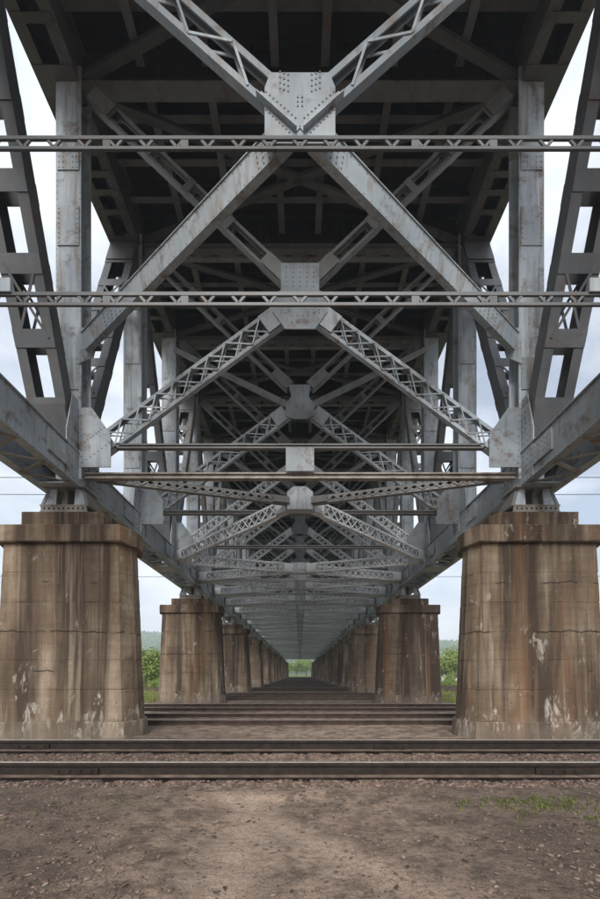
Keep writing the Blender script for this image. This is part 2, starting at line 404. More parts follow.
def hill_h(x, y):
    # wooded ridge behind, higher on the left
    r = 66 if x < 0 else 54
    f = 1 / (1 + math.exp(-(y - 440) / 36)) * 1.0
    n1 = noise.fractal(V((x * 0.0035, y * 0.003, 7.1)), 1.0, 2.0, 4)
    base = r if abs(x) > 200 else (54 + (r - 54) * (0.5 - 0.5 * math.cos(math.pi * abs(x) / 200)) if x < 0 else 54)
    return -2 + f * (base * (1 + 0.35 * n1))
hm = MB(); hx = [-900 + 20 * i for i in range(91)]; hy = [330 + 22 * j for j in range(17)]
for y in hy:
    for x in hx: hm.v.append((x, y, hill_h(x, y)))
for j in range(len(hy) - 1):
    for i in range(len(hx) - 1):
        a = j * len(hx) + i; hm.f.append((a, a + 1, a + len(hx) + 1, a + len(hx)))
M['hill'] = simple_noise_mat('hill_undergrowth', [(0.35, (0.035, 0.06, 0.018)), (0.65, (0.07, 0.10, 0.03))], 0.08, 0.95, 0)
ho = hm.build('hills', M['hill'], smooth=True); ho['kind'] = 'structure'
# forest on the ridge: reads as one mass
fm = MB(); fr = random.Random(3)
for i in range(5200):
    y = fr.uniform(360, 670); x = fr.uniform(-1, 1) * (y * 0.98)
    h = hill_h(x, y)
    if h < 3: continue
    r = fr.uniform(3.2, 6.0); hh = fr.uniform(5, 11)
    vs_ = []
    for (zz, rr) in ((0.0, 0.75), (0.35, 1.0), (0.7, 0.7)):
        for k in range(6):
            a = k * math.tau / 6 + zz * 2 + i
            q = r * rr * fr.uniform(0.7, 1.2)
            vs_.append((x + math.cos(a) * q, y + math.sin(a) * q, h - 1 + hh * zz * fr.uniform(0.85, 1.1)))
    vs_.append((x, y, h - 1 + hh))
    fs_ = []
    for lv in range(2):
        for k in range(6):
            k2 = (k + 1) % 6; fs_.append((lv*6+k, lv*6+k2, lv*6+6+k2, lv*6+6+k))
    for k in range(6): fs_.append((12 + k, 12 + (k + 1) % 6, 18))
    fm.add(vs_, fs_)
fo = fm.build('forest', M['forest'])
tag(fo, 'hazy blue green woodland covering the far ridge', 'forest', kind='stuff')

# ------------------------------------------------------------------ concrete piers
def octa(a, b, d, z, s=0.15):
    """plan: front face half width a, overall half width b, half depth d"""
    return [(-a, -d, z), (a, -d, z), (b, -s, z), (b, s, z), (a, d, z), (-a, d, z), (-b, s, z), (-b, -s, z)]
def subdiv_ring(ring, segs):
    out = []
    for i in range(len(ring)):
        p, q = V(ring[i]), V(ring[(i + 1) % len(ring)])
        for k in range(segs[i]): out.append(p.lerp(q, k / segs[i]))
    return out
def block(a0, b0, d0, z0, a1, b1, d1, z1, seed, ch=0.018, wob=0.008, near=True):
    r = random.Random(seed); mb = MB()
    segs = [12, 4, 2, 4, 3, 2, 2, 2] if near else [3, 1, 1, 1, 2, 1, 1, 1]
    segs = [segs[0], segs[1], segs[2], segs[3], segs[4], segs[3], segs[2], segs[1]]
    lv = [(0.0, -ch), (ch / (z1 - z0) * 1.1, 0.0)]
    if near: lv += [(0.33, 0.0), (0.66, 0.0)]
    lv += [(1 - ch / (z1 - z0) * 1.1, 0.0), (1.0, -ch)]
    rings = []
    for t, off in lv:
        A = a0 + (a1 - a0) * t + off; B = b0 + (b1 - b0) * t + off; D = d0 + (d1 - d0) * t + off
        ring = subdiv_ring(octa(A, B, D, z0 + (z1 - z0) * t), segs)
        jr = []
        edge = t < 0.1 or t > 0.9
        for p in ring:
            k = wob * (1.0 if edge else 0.5)
            chip = 1 - (r.random() ** 6) * 0.012 if edge else 1
            jr.append(V((p.x * chip + r.uniform(-k, k) * .5, p.y * chip + r.uniform(-k, k) * .6, p.z + (r.uniform(-k, k) if (edge and 0 < t < 1) else 0))))
        rings.append(jr)
    n = len(rings[0])
    for ri in rings: mb.v += [tuple(p) for p in ri]
    for i in range(len(rings) - 1):
        for k in range(n):
            j = (k + 1) % n
            mb.f.append((i*n+k, i*n+j, (i+1)*n+j, (i+1)*n+k))
    mb.f.append(tuple(range(n))[::-1]); mb.f.append(tuple(range((len(rings)-1)*n, len(rings)*n)))
    return mb
LIFTS = [0.36, 1.04, 1.68, 2.28, 2.92, 3.57, 4.20]
def pier_meshes(seed, near):
    out = [('plinth', block(1.44, 1.65, .60, -0.15, 1.42, 1.63, .585, .36, seed, near=near).mesh('plinth', M['concrete']))]
    for i in range(6):
        t0, t1 = [(z - .36) / 3.84 for z in (LIFTS[i], LIFTS[i+1])]
        f = lambda p, q, t: p + (q - p) * t
        out.append(('concrete_lift', block(f(1.37,1.23,t0), f(1.56,1.39,t0), f(.55,.46,t0), LIFTS[i], f(1.37,1.23,t1), f(1.56,1.39,t1), f(.55,.46,t1), LIFTS[i+1], seed*10+i, ch=0.007, wob=0.010, near=near).mesh('concrete_lift', M['concrete'])))
    out.append(('cap', block(1.34, 1.51, .58, 4.20, 1.34, 1.51, .58, 4.57, seed+5, ch=0.02, near=near).mesh('cap', M['concrete'])))
    out.append(('pedestal', block(.86, .95, .40, 4.57, .86, .95, .40, 4.88, seed+6, ch=0.015, near=near).mesh('pedestal', M['concrete'])))
    return out
ORD = ['nearest', 'second', 'third', 'fourth', 'fifth', 'sixth', 'seventh', 'eighth', 'ninth', 'tenth', 'eleventh', 'twelfth', 'farthest']
far_pier = [pier_meshes(70 + i, False) for i in range(3)]
PIER_X = 5.17
for side in (-1, 1):
    for i in range(NP):
        ms = pier_meshes(11 + i * 2 + (side > 0), True) if i < 3 else far_pier[(i + (side > 0)) % 3]
        p = empty('concrete_pier', (side * PIER_X, PIER_Y + i * SPAN, 0))
        sn = 'left' if side < 0 else 'right'
        if i == 0: lab = f'massive stained concrete pier nearest the camera on the {sn}'
        elif i == NP - 1: lab = f'farthest small concrete pier beside the bright opening on the {sn}'
        else: lab = f'stained concrete pier, {ORD[i]} from the camera in the {sn} row'
        tag(p, lab, 'pier', 'concrete piers carrying the truss bridge')
        for nm, me in ms:
            o = obj(nm, me, p, (side * -0.03, 0, 0) if nm == 'pedestal' else (0,0,0))
            if nm == 'pedestal': o.location.y = -0.08

# ------------------------------------------------------------------ truss bridge
bridge = empty('truss_bridge', (0, Y0, 0))
tag(bridge, 'grey riveted steel deck truss bridge spanning overhead on two rows of concrete piers', 'bridge')
def part(name, me_or_mb, mat=None, loc=(0,0,0), parent=None, kind=None, label=None):
    """part of the bridge; loc is in world metres"""
    me = me_or_mb.mesh(name, mat) if isinstance(me_or_mb, MB) else me_or_mb
    o = bpy.data.objects.new(name, me); COL.objects.link(o)
    if parent is None:
        o.parent = bridge; o.location = V(loc) - V((0, Y0, 0))
    else:
        o.parent = parent; o.location = V(loc)
    if kind: o['kind'] = kind
    if label: o['label'] = label
    return o
K0, K1 = -3, 36                # first and last frame built
XI, XO = 4.88, 5.70            # inner and outer faces of the chords
ZB0, ZB1 = 5.50, 6.20          # bottom chord
ZT0, ZT1 = 14.40, 15.20        # top chord
XP = 5.07                      # post centre

def channel(w, h, t, lip):
    """channel profile: web along 'side' (w) at top, lips pointing down (h)"""
    return [(-w/2, 0), (w/2, 0), (w/2, -h), (w/2 - t, -h), (w/2 - t, -t), (-w/2 + t, -t), (-w/2 + t, -h), (-w/2, -h)]

def laced(p0, p1, nrm, depth, width, npan, style='x', leg=0.11, t=0.018, bar=0.06, ends=0.5, both=True, tie=True):
    """two facing channels with lacing between them.
    nrm: normal of the lacing plane.  returns (flanges MB, [bar MB, ...])"""
    p0, p1, nrm = V(p0), V(p1), V(nrm)
    d = (p1 - p0).normalized(); L = (p1 - p0).length
    nrm = (nrm - d * nrm.dot(d)).normalized(); q = nrm.cross(d).normalized()
    fl = MB()
    fl.prism(channel(width, leg, t, leg), p0 + q * depth/2, p1 + q * depth/2, q)
    fl.prism(channel(width, leg, t, leg), p0 - q * depth/2, p1 - q * depth/2, -q)
    bars = []
    a, b = ends, L - ends
    hq = depth/2 - leg * 0.5
    for sgn in ((1, -1) if both else (1,)):
        off = nrm * (sgn * (width/2 + 0.007))
        st = (b - a) / npan
        if style in ('x', 'z'):
            for i in range(npan):
                s0, s1 = a + st * i, a + st * (i + 1)
                up = 1 if i % 2 == 0 else -1
                m = MB(); m.bar(p0 + d*s0 + q*hq*up + off, p0 + d*s1 - q*hq*up + off, bar, 0.012, nrm); bars.append(m)
                if style == 'x':
                    m = MB(); o2 = off + nrm * (sgn * 0.0135)
                    m.bar(p0 + d*s0 - q*hq*up + o2, p0 + d*s1 + q*hq*up + o2, bar, 0.012, nrm); bars.append(m)
        elif style == 'batten':
            for i in range(npan + 1):
                s = a + st * i; w = bar
                m = MB(); m.bar(p0 + d*(s - w/2) + off, p0 + d*(s + w/2) + off, 2*hq + leg, 0.014, nrm); bars.append(m)
        # end tie plates
        for s0, s1 in ((0.02, a + 0.03), (b - 0.03, L - 0.02)):
            if tie and s1 - s0 > 0.1:
                o3 = off + nrm * (sgn * 0.028)
                fl.bar(p0 + d*s0 + o3, p0 + d*s1 + o3, depth - 0.03, 0.012, nrm)
    return fl, bars
def merge(mbs):
    m = MB()
    for x in mbs: m.add(x.v, x.f)
    return m
def put_laced(name, fl, bars, mat, loc, separate, barname='lacing_bar', barmat=None):
    """separate: lacing bars as pieces of their own; else joined to the member"""
    if separate:
        o = part(name, fl, mat, loc)
        for b in bars: part(barname, b, barmat or mat, (0,0,0), o)
        return o
    return part(name, merge([fl] + bars), mat, loc)
def mir(fl, bars): return fl.mirrored(), [b.mirrored() for b in bars]
def rivet_rows(pts, nrm):
    m = MB()
    for p in pts: m.rivet(p, nrm)
    return m
def grid_pts(p, du, dv, nu, nv): return [V(p) + V(du) * i + V(dv) * j for i in range(nu) for j in range(nv)]

# --- chords, one length per panel
def bottom_chord_mb():
    m = MB(); h = ZB1 - ZB0; L = PAN
    for xf, s in ((XI, 1), (XO, -1)):          # webs with flanges turned inwards and outwards
        m.box((xf - .015, 0.0, ZB0), (xf + .015, L, ZB1))
        m.box((min(xf - s*.07, xf + s*.13), 0.0, ZB1), (max(xf - s*.07, xf + s*.13), L, ZB1 + .022))
        m.box((min(xf - s*.07, xf + s*.13), 0.0, ZB0 - .022), (max(xf - s*.07, xf + s*.13), L, ZB0))
    m.box((XI + .14, 0.0, ZB1 + .024), (XO - .14, .5, ZB1 + .04)); m.box((XI + .14, L - .5, ZB1 + .024), (XO - .14, L, ZB1 + .04))
    m.box((XI - .01, 0.0, ZB0 - .042), (XO + .01, .42, ZB0 - .024)); m.box((XI - .01, L - .42, ZB0 - .042), (XO + .01, L, ZB0 - .024))
    m.box((XI - .07, 1.9, ZB0 + .2), (XI - .017, 2.45, ZB1 - .08))       # splice plate on the web
    return m
def chord_bars(z):
    out = []; n = 6; st = (PAN - .84) / n
    for i in range(n):
        y0, y1 = .42 + st*i, .42 + st*(i+1); a, b = (XI + .03, XO - .03) if i % 2 == 0 else (XO - .03, XI + .03)
        m = MB(); m.bar((a, y0, z), (b, y1, z), .075, .014, (0,0,1)); out.append(m)
    return out
def top_chord_mb():
    m = MB(); L = PAN
    for xf, s in ((XI, 1), (XO, -1)):
        m.box((xf - .015, 0.0, ZT0), (xf + .015, L, ZT1))
        a, b = sorted((xf - s*.04, xf + s*.22)); m.box((a, 0.0, ZT0 - .022), (b, L, ZT0))
    m.box((XI - .1, 0.0, ZT1), (XO + .1, L, ZT1 + .03))                   # cover plate
    m.box((XI - .015, 0.0, ZT0 - .048), (XO + .015, .42, ZT0 - .025)); m.box((XI - .015, L - .42, ZT0 - .048), (XO + .015, L, ZT0 - .025))
    return m
def top_battens():
    out = []
    for y in (.85, 1.25, 1.62, 2.05):
        m = MB(); m.box((XI + .02, y, ZT0 - .04), (XO - .02, y + .13, ZT0 - .024)); out.append(m)
    return out
bc, tcb = bottom_chord_mb(), top_chord_mb()
bbar, tbat = chord_bars(ZB0 - .03), top_battens()
BL = {-1: (bc.mesh('bottom_chord', M['steel']), [b.mesh('lacing_bar', M['rusty']) for b in bbar]),
      }
def two_tone(mb, nm, zsplit):  # dark shaded webs, lighter lit flanges, both by face colour
    me = mb.mesh(nm, M['shaded_web']); me.materials.append(M['flange'])
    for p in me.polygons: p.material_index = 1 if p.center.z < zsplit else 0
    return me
def both_sides(mb, nm, mat): return {1: mb.mesh(nm, mat), -1: mb.mirrored().mesh(nm, mat)}
bc_me = both_sides(bc, 'bottom_chord', M['steel'])
bc_far = both_sides(merge([bc] + bbar), 'bottom_chord', M['steel'])
bb_me = [both_sides(b, 'lacing_bar', M['rusty']) for b in bbar]
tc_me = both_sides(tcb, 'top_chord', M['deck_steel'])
tc_far = both_sides(merge([tcb] + tbat), 'top_chord', M['deck_steel'])
tb_me = [both_sides(b, 'batten_plate', M['deck_steel']) for b in tbat]
# top-chord flange rivets for the near lengths
rv = MB()
for i in range(26):
    for x in (XI + .05, XI + .13):
        rv.rivet((x, .1 + i * .115 + (0.05 if x > XI + .1 else 0), ZT0 - .05 if (i < 3 or i > 22) else ZT0 - .0225), (0,0,-1), .016, .011)
tr_me = both_sides(rv, 'rivets', M['olive'])
rv = MB()
for i in range(30):
    for z in (ZB0 + .05, ZB1 - .05): rv.rivet((XI - .015, .06 + i * .103, z), (-1,0,0), .013, .010)
for i in range(5):
    for j in range(4): rv.rivet((XI - .07, 1.96 + i * .105, ZB0 + .26 + j * .1), (-1,0,0), .014, .010)
br_me = both_sides(rv, 'rivets', M['steel'])
for k in range(K0, K1):
    for s in (-1, 1):
        loc = (0, frameY(k), 0)
        near = -1 <= k <= 1
        o = part('bottom_chord', bc_me[s] if near else bc_far[s], None, loc)
        if near:
            for b in bb_me: part('lacing_bar', b[s], None, (0,0,0), o)
            part('rivets', br_me[s], None, (0,0,0), o, kind='stuff')
        o = part('top_chord', tc_me[s] if near else tc_far[s], None, loc)
        if near:
            for b in tb_me: part('batten_plate', b[s], None, (0,0,0), o)
            part('rivets', tr_me[s], None, (0,0,0), o, kind='stuff')

# --- posts
def post_mb():
    m = MB(); z0, z1 = ZB1 - .55, ZT0 + .3
    m.box((XP - .275, -.20, z0), (XP + .275, -.165, z1)); m.box((XP - .275, .165, z0), (XP + .275, .20, z1))
    m.box((XP - .02, -.164, z0), (XP + .02, .164, z1))
    for s in (-1, 1):                                                     # flange angles
        m.box((XP - .02 - .09 if s < 0 else XP + .021, -.164, z0), (XP - .021 if s < 0 else XP + .02 + .09, -.145, z1))
    return m
post_me = both_sides(post_mb(), 'post', M['post'])
sp_parts = []
for (z0, z1) in ((10.75, 11.6), (12.4, 12.85), (7.6, 8.3)):
    m = MB(); m.box((XP - .235, -.222, z0), (XP + .235, -.201, z1))
    r = MB()
    for x in (-.19, -.1, .1, .19) if z1 - z0 < .5 else (-.20, .20):
        n = max(4, int((z1 - z0) / .095))
        for i in range(n): r.rivet((XP + x, -.222, z0 + .05 + i * (z1 - z0 - .1) / (n - 1)), (0,-1,0), .017, .012)
    sp_parts.append((both_sides(m, 'splice_plate', M['post']), both_sides(r, 'rivets', M['steel'])))
r = MB()
for i in range(60):
    for x in (-.25, .25): r.rivet((XP + x, -.2005, 6.3 + i * .137), (0,-1,0), .012, .009)
sp_parts.append((None, both_sides(r, 'rivets', M['post'])))
for k in range(K0, K1 + 1):
    for s in (-1, 1):
        o = part('post', post_me[s], None, (0, frameY(k), 0))
        if 0 <= k <= 2:
            for a, b in sp_parts:
                a and part('splice_plate', a[s], None, (0,0,0), o); part('rivets', b[s], None, (0,0,0), o, kind='stuff')

# --- diagonals in the truss planes: bottom nodes at even frames, top nodes at odd frames
def diag(dirn):
    y0, y1 = (0.05, PAN - .05) if dirn > 0 else (PAN - .05, 0.05)
    p0, p1 = V((XP + .22, y0, ZB1 - .2)), V((XP + .22, y1, ZT0 + .1))
    d = (p1 - p0).normalized(); n = V((0, -d.z, d.y))
    fl, bars = laced(p0, p1, n, .80, .30, 6, 'batten', leg=.20, t=.02, bar=.30, ends=1.1)
    fl2, xb = laced(p0, p1, n, .80, .30, 6, 'x', leg=.20, t=.02, bar=.05, ends=1.1)
    xb = [b for i, b in enumerate(xb) if (i // 2) % 6 in (1, 4)]
    return fl, bars, xb
DG = {}
for dn in (1, -1):
    fl, ba, xb = diag(dn)
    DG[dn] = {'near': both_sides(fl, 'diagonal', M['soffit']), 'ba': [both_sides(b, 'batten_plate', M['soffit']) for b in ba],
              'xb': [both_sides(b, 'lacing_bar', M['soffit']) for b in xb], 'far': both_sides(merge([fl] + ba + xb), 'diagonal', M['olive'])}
for k in range(K0, K1):
    dn = 1 if k % 2 == 0 else -1
    for s in (-1, 1):
        loc = (0, frameY(k), 0)
        if -1 <= k <= 1:
            o = part('diagonal', DG[dn]['near'][s], None, loc)
            for b in DG[dn]['ba']: part('batten_plate', b[s], None, (0,0,0), o)
            for b in DG[dn]['xb']: part('lacing_bar', b[s], None, (0,0,0), o)
        else: part('diagonal', DG[dn]['far'][s], None, loc)

# --- gusset plates at the chord joints
gm = MB(); gx = XI - .04
poly = [(gx, -.62, 5.46), (gx, .62, 5.46), (gx, .62, 6.5), (gx, .42, 7.35), (gx, -.42, 7.35), (gx, -.62, 6.5)]
gm.plate(poly, (.022, 0, 0))
gr = MB()
for j in range(14):
    z = 5.55 + j * .135; hw = .56 if z < 6.45 else .56 - (z - 6.45) * .22
    for i in range(9):
        if 2 < i < 6 and 6.5 < z: continue
        gr.rivet((gx, -hw + i * hw / 4, z), (-1,0,0), .017, .012)
jg = both_sides(gm, 'gusset_plate', M['steel']); jr = both_sides(gr, 'rivets', M['olive'])
# cross gusset on the post, facing along the bridge
cg = MB(); cg.plate([(-4.83, -.215, 5.9), (-4.14, -.215, 5.9), (-4.14, -.215, 6.62), (-4.55, -.215, 7.2), (-4.83, -.215, 7.2)], (0, .02, 0))
cr = MB()
for i in range(8):
    cr.rivet((-4.75 + i * .085, -.215, 6.0 + i * .062), (0,-1,0), .016, .012)
    cr.rivet((-4.78, -.215, 5.98 + i * .15), (0,-1,0), .016, .012)
    cr.rivet((-4.70 + i * .06, -.215, 6.45 + i * .045), (0,-1,0), .016, .012)
cgm = {-1: cg.mesh('gusset_plate', M['gusset']), 1: cg.mirrored().mesh('gusset_plate', M['gusset'])}
crm = {-1: cr.mesh('rivets', M['olive']), 1: cr.mirrored().mesh('rivets', M['olive'])}
for k in range(K0, K1 + 1):
    for s in (-1, 1):
        loc = (0, frameY(k), 0)
        o = part('gusset_plate', jg[s], None, loc)
        o2 = part('gusset_plate', cgm[s], None, loc)
        if -1 <= k <= 3:
            part('rivets', jr[s], None, (0,0,0), o, kind='stuff'); part('rivets', crm[s], None, (0,0,0), o2, kind='stuff')

# --- sway frames across the bridge (one X at every frame)
fy = -.04
lowA = laced((-.42, fy, 9.38), (-4.58, fy, 6.32), (0,-1,0), .46, .11, 9, 'x', leg=.075, bar=.03, ends=.45)
lowB = laced((-.42, fy, 9.38), (-4.58, fy, 6.32), (0,-1,0), .36, .11, 16, 'x', leg=.055, bar=.03, ends=.45)
upA = laced((-.30, fy, 10.15), (-4.62, fy, 14.25), (0,-1,0), .33, .13, 4, 'batten', leg=.06, bar=.16, ends=.6)
low_near = {-1: lowA, 1: mir(*lowA)}
low_far = {-1: merge([lowB[0]] + lowB[1]).mesh('sway_brace', M['lateral'])}; low_far[1] = merge([lowB[0]] + lowB[1]).mirrored().mesh('sway_brace', M['lateral'])
up_near = {-1: upA, 1: mir(*upA)}
upm = merge([upA[0]] + upA[1]); up_far = {-1: upm.mesh('sway_brace', M['olive']), 1: upm.mirrored().mesh('sway_brace', M['olive'])}
cp = MB(); yb = fy - .125
cp.plate([(-.33, yb, 8.97), (.33, yb, 8.97), (.60, yb, 9.35), (.60, yb, 9.72), (.42, yb, 9.82), (.42, yb, 10.42), (-.42, yb, 10.42), (-.42, yb, 9.82), (-.60, yb, 9.72), (-.60, yb, 9.35)], (0, .022, 0))
cprv = MB()
for i in range(5):
    for j in range(5):
        cprv.rivet((-.30 + i * .15, yb, 9.9 + j * .105), (0,-1,0), .016, .012)
for i in range(8):
    for j in range(2):
        cprv.rivet((-.42 + i * .12, yb, 9.12 + j * .14 + (0 if abs(-.42 + i*.12) < .3 else .2)), (0,-1,0), .016, .012)
for s in (-1, 1):
    for i in range(5): cprv.rivet((s * (.42 + .03 * i), yb, 9.38 + .07 * i), (0,-1,0), .016, .012)
cs = MB(); cs.plate([(-.44, yb, 9.22), (-.2, yb, 9.12), (.2, yb, 9.12), (.44, yb, 9.22), (.44, yb, 9.56), (.26, yb, 9.8), (.34, yb, 10.16), (-.34, yb, 10.16), (-.26, yb, 9.8), (-.44, yb, 9.56)], (0, .022, 0))
cs_me = cs.mesh('gusset_plate', M['gusset'])
cp_me = cp.mesh('gusset_plate', M['gusset']); cpr_me = cprv.mesh('rivets', M['olive'])
# bottom strut of the first frame: two beams and a centre plate
def beam(x0, x1, z, h, w, t=.03):
    m = MB(); m.box((x0, fy - w/2, z - h/2), (x1, fy + w/2, z - h/2 + t)); m.box((x0, fy - w/2, z + h/2 - t), (x1, fy + w/2, z + h/2))
    m.box((x0, fy - .015, z - h/2 + t), (x1, fy + .015, z + h/2 - t)); return m
for k in range(0, K1 + 1):
    loc = (0, frameY(k), 0)
    o = part('gusset_plate', cp_me if k == 0 else cs_me, None, loc)
    if k == 0: part('rivets', cpr_me, None, (0,0,0), o, kind='stuff')
    for s in (-1, 1):
        if k <= 1:
            put_laced('sway_brace', *low_near[s], M['steel'], loc, True)
            put_laced('sway_brace', *up_near[s], M['olive'], loc, True, 'batten_plate')
        else:
            part('sway_brace', low_far[s], None, loc); part('sway_brace', up_far[s], None, loc)
loc0 = (0, frameY(0), 0)
part('strut', beam(-4.78, 4.78, 5.78, .13, .13), M['rusty'], loc0)
part('strut', beam(-4.12, 4.12, 6.44, .10, .11), M['olive'], loc0)
m = MB(); m.box((-.31, fy - .13, 5.84), (.31, fy - .11, 6.36)); part('gusset_plate', m, M['gusset'], loc0)
# slender laced struts at the farther frames
st = MB(); st.box((-4.8, fy - .08, 6.33), (4.8, fy + .08, 6.37)); st.box((-4.8, fy - .08, 6.26), (4.8, fy + .08, 6.29))
for i in range(24):
    x = -4.6 + i * .4; st.bar((x, fy, 6.285), (x + .1, fy, 6.335), .03, .05, (0,1,0))
st_me = st.mesh('strut', M['olive'])
st2 = beam(-4.8, 4.8, 5.80, .12, .2); st2_me = st2.mesh('strut', M['lateral'])
pl = MB(); pl.box((-.30, fy - .13, 5.75), (.30, fy - .11, 6.42)); pl_me = pl.mesh('gusset_plate', M['steel'])
for k in range(1, K1 + 1):
    loc = (0, frameY(k), 0)
    part('strut', st_me, None, loc)
    if k >= 3: part('strut', st2_me, None, loc); part('gusset_plate', pl_me, None, loc)

# --- the nearest frame overhead: slender laced struts and the big centre gusset
YA = frameY(-1)
def thin_strut(zc, nv):
    fl = MB()
    fl.box((-4.8, -.235, zc + .046), (4.8, -.205, zc + .092)); fl.box((-4.8, -.235, zc - .088), (4.8, -.205, zc - .050))
    bars = []
    for i in range(nv):
        x = -4.55 + i * 9.1 / (nv - 1)
        for s in (-1, 1):
            m = MB(); m.bar((x, -.218, zc - .052), (x + s * .085, -.218, zc + .046), .035, .02, (0,1,0)); bars.append(m)
    for x in (-4.2, -2.6, -1.55, 1.55, 2.6, 4.2):
        m = MB(); m.box((x - .05, -.232, zc - .047), (x + .05, -.205, zc + .041)); bars.append(m)
    return fl, bars
for zc in (EYE + (HOR - 141.5) * (YA - .24) / F, EYE + (HOR - 298) * (YA - .24) / F):
    fl, bars = thin_strut(zc, 23)
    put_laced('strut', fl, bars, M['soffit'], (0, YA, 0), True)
for s in (-1, 1):                      # end plates of the lower strut
    m = MB(); x = s * 4.0; m.box((x - .13, -.262, 6.50), (x + .13, -.241, 6.68)); part('batten_plate', m, M['steel'], (0, YA, 0))
ag = MB(); ya = -.175
ag.plate([(-.48, ya, 8.56), (.48, ya, 8.56), (.48, ya, 9.36), (.40, ya, 9.56), (-.40, ya, 9.56), (-.48, ya, 9.36)], (0, .022, 0))
o = part('gusset_plate', ag, M['gusset'], (0, YA, 0))
ar = MB()
for s in (-1, 1):
    for i in range(9):
        ar.rivet((s * (.06 + .05 * i), ya, 8.94 + .044 * i), (0,-1,0), .015, .011)
        ar.rivet((s * (.10 + .045 * i), ya, 8.70 + .044 * i), (0,-1,0), .015, .011)
    for i in range(4):
        for j in range(3): ar.rivet((s * (.16 + .055 * j), ya, 9.3 + .075 * i + j * .02), (0,-1,0), .015, .011)
for i in range(3): ar.rivet((-.03, ya, 9.1 + i * .06), (0,-1,0), .015, .011); ar.rivet((.03, ya, 9.1 + i * .06), (0,-1,0), .015, .011)
part('rivets', ar, M['olive'], (0,0,0), o, kind='stuff')
ang = MB()                             # angles that carry the braces down over the plate
ang.prism([(-.05, 0), (.05, 0), (.05, .014), (-.035, .014), (-.035, .07), (-.05, .07)], (-.02, ya - .001, 8.77), (-.56, ya - .001, 9.25), (0,-1,0))
for s in (-1, 1): part('angle', ang if s < 0 else ang.mirrored(), M['steel'], (0,0,0), o)
uA = laced((-.20, -.075, 9.20), (-4.7, -.075, 13.2), (0,-1,0), .40, .11, 9, 'z', leg=.085, bar=.036, ends=.55, tie=False)
for s in (-1, 1):
    fl, bars = uA if s < 0 else mir(*uA)
    put_laced('sway_brace', fl, bars, M['steel'], (0, YA, 0), True)
# heavy box braces running back from that gusset to the first posts
hb = MB(); p0 = V((-.17, -.13, 8.80)); p1 = V((-4.62, PAN - .33, 8.52))
d = (p1 - p0).normalized()
HU = V((0, -.30, .95)).normalized()      # boxes tilted so their front faces turn toward the camera
hb.prism([(-.045, -.155), (.045, -.155), (.045, .155), (-.045, .155)], p0, p1, HU)
hb.prism([(-.07, -.172), (.07, -.172), (.07, -.157), (-.07, -.157)], p0, p1, HU)
hb.prism([(-.065, .157), (.065, .157), (.065, .171), (-.065, .171)], p0, p1, HU)
sd_ = d.cross(HU).normalized(); fn = -sd_ if sd_.y > 0 else sd_; hu = sd_.cross(d).normalized()
hr = MB()
for i in range(30):
    for zz in (-.125, .125): hr.rivet(p0 + d * (.3 + i * .16) + fn * .045 + hu * zz, fn, .011, .009)
for (s0, s1) in ((.12, .5), (4.0, 4.5)):
    for i in range(5):
        for j in range(4): hr.rivet(p0 + d * (s0 + (s1 - s0) * i / 4) + fn * .045 + hu * (-.10 + .066 * j), fn, .014, .011)
tie = MB(); tie.plate([(-4.83, PAN - .235, 8.15), (-4.5, PAN - .235, 8.3), (-4.5, PAN - .235, 8.85), (-4.83, PAN - .235, 8.95)], (0, .02, 0))
for s in (-1, 1):
    o = part('lateral_brace', hb if s < 0 else hb.mirrored(), M['post'], (0, YA, 0))
    part('rivets', hr if s < 0 else hr.mirrored(), M['olive'], (0,0,0), o, kind='stuff')
    part('gusset_plate', tie if s < 0 else tie.mirrored(), M['steel'], (0, YA, 0))
# thin raking braces from each centre gusset to the next top joint
rk = MB(); rk.bar((-.4, .12, 9.75), (-4.8, PAN - .3, 13.8), .12, .16, (0,0,1))
rk_me = {-1: rk.mesh('raking_brace', M['olive']), 1: rk.mirrored().mesh('raking_brace', M['olive'])}
for k in range(1, K1, 2):
    for s in (-1, 1): part('raking_brace', rk_me[s], None, (0, frameY(k), 0))

# --- bottom lateral bracing, laced, in the plane of the bottom chords
zl = 5.92
def lateral(pa, pb, n, dp=.40): return laced(pa, pb, V((pb[1]-pa[1], -(pb[0]-pa[0]), 0)), dp, .12, n, 'x', leg=.065, bar=.034, ends=.4)
Dy = PAN / 2
D_f = lateral((-.30, Dy + .1, zl), (-4.72, 2*PAN - .15, zl), 17)
D_b = lateral((-.30, Dy - .1, zl), (-4.72, .25, zl), 19, .20)
for s in (-1, 1):
    for arm in (D_f, D_b):
        fl, bars = arm if s < 0 else mir(*arm)
        put_laced('lateral_brace', fl, bars, M['lateral'] if arm is D_f else M['olive'], (0, frameY(0), 0), True)
m = MB(); m.plate([(-.34, Dy - .14, 5.70), (.34, Dy - .14, 5.70), (.34, Dy - .14, 6.16), (.16, Dy - .14, 6.30), (-.16, Dy - .14, 6.30), (-.34, Dy - .14, 6.16)], (0, .28, 0))
part('gusset_plate', m, M['post'], (0, frameY(0), 0))
E = lateral((-.30, Dy - .06, zl), (-4.72, .2, zl), 13); E2 = lateral((-.30, Dy + .06, zl), (-4.72, PAN - .2, zl), 13)
e_me = {}
for nm, arm in (('b', E), ('f', E2)):
    mm = merge([arm[0]] + arm[1]); e_me[nm] = {-1: mm.mesh('lateral_brace', M['lateral']), 1: mm.mirrored().mesh('lateral_brace', M['lateral'])}
ep = MB(); ep.box((-.33, Dy - .12, 5.70), (.33, Dy + .12, 6.16)); ep_me = ep.mesh('gusset_plate', M['post'])
for k in range(2, K1):
    for s in (-1, 1):
        part('lateral_brace', e_me['b'][s], None, (0, frameY(k), 0)); part('lateral_brace', e_me['f'][s], None, (0, frameY(k), 0))
    part('gusset_plate', ep_me, None, (0, frameY(k), 0))

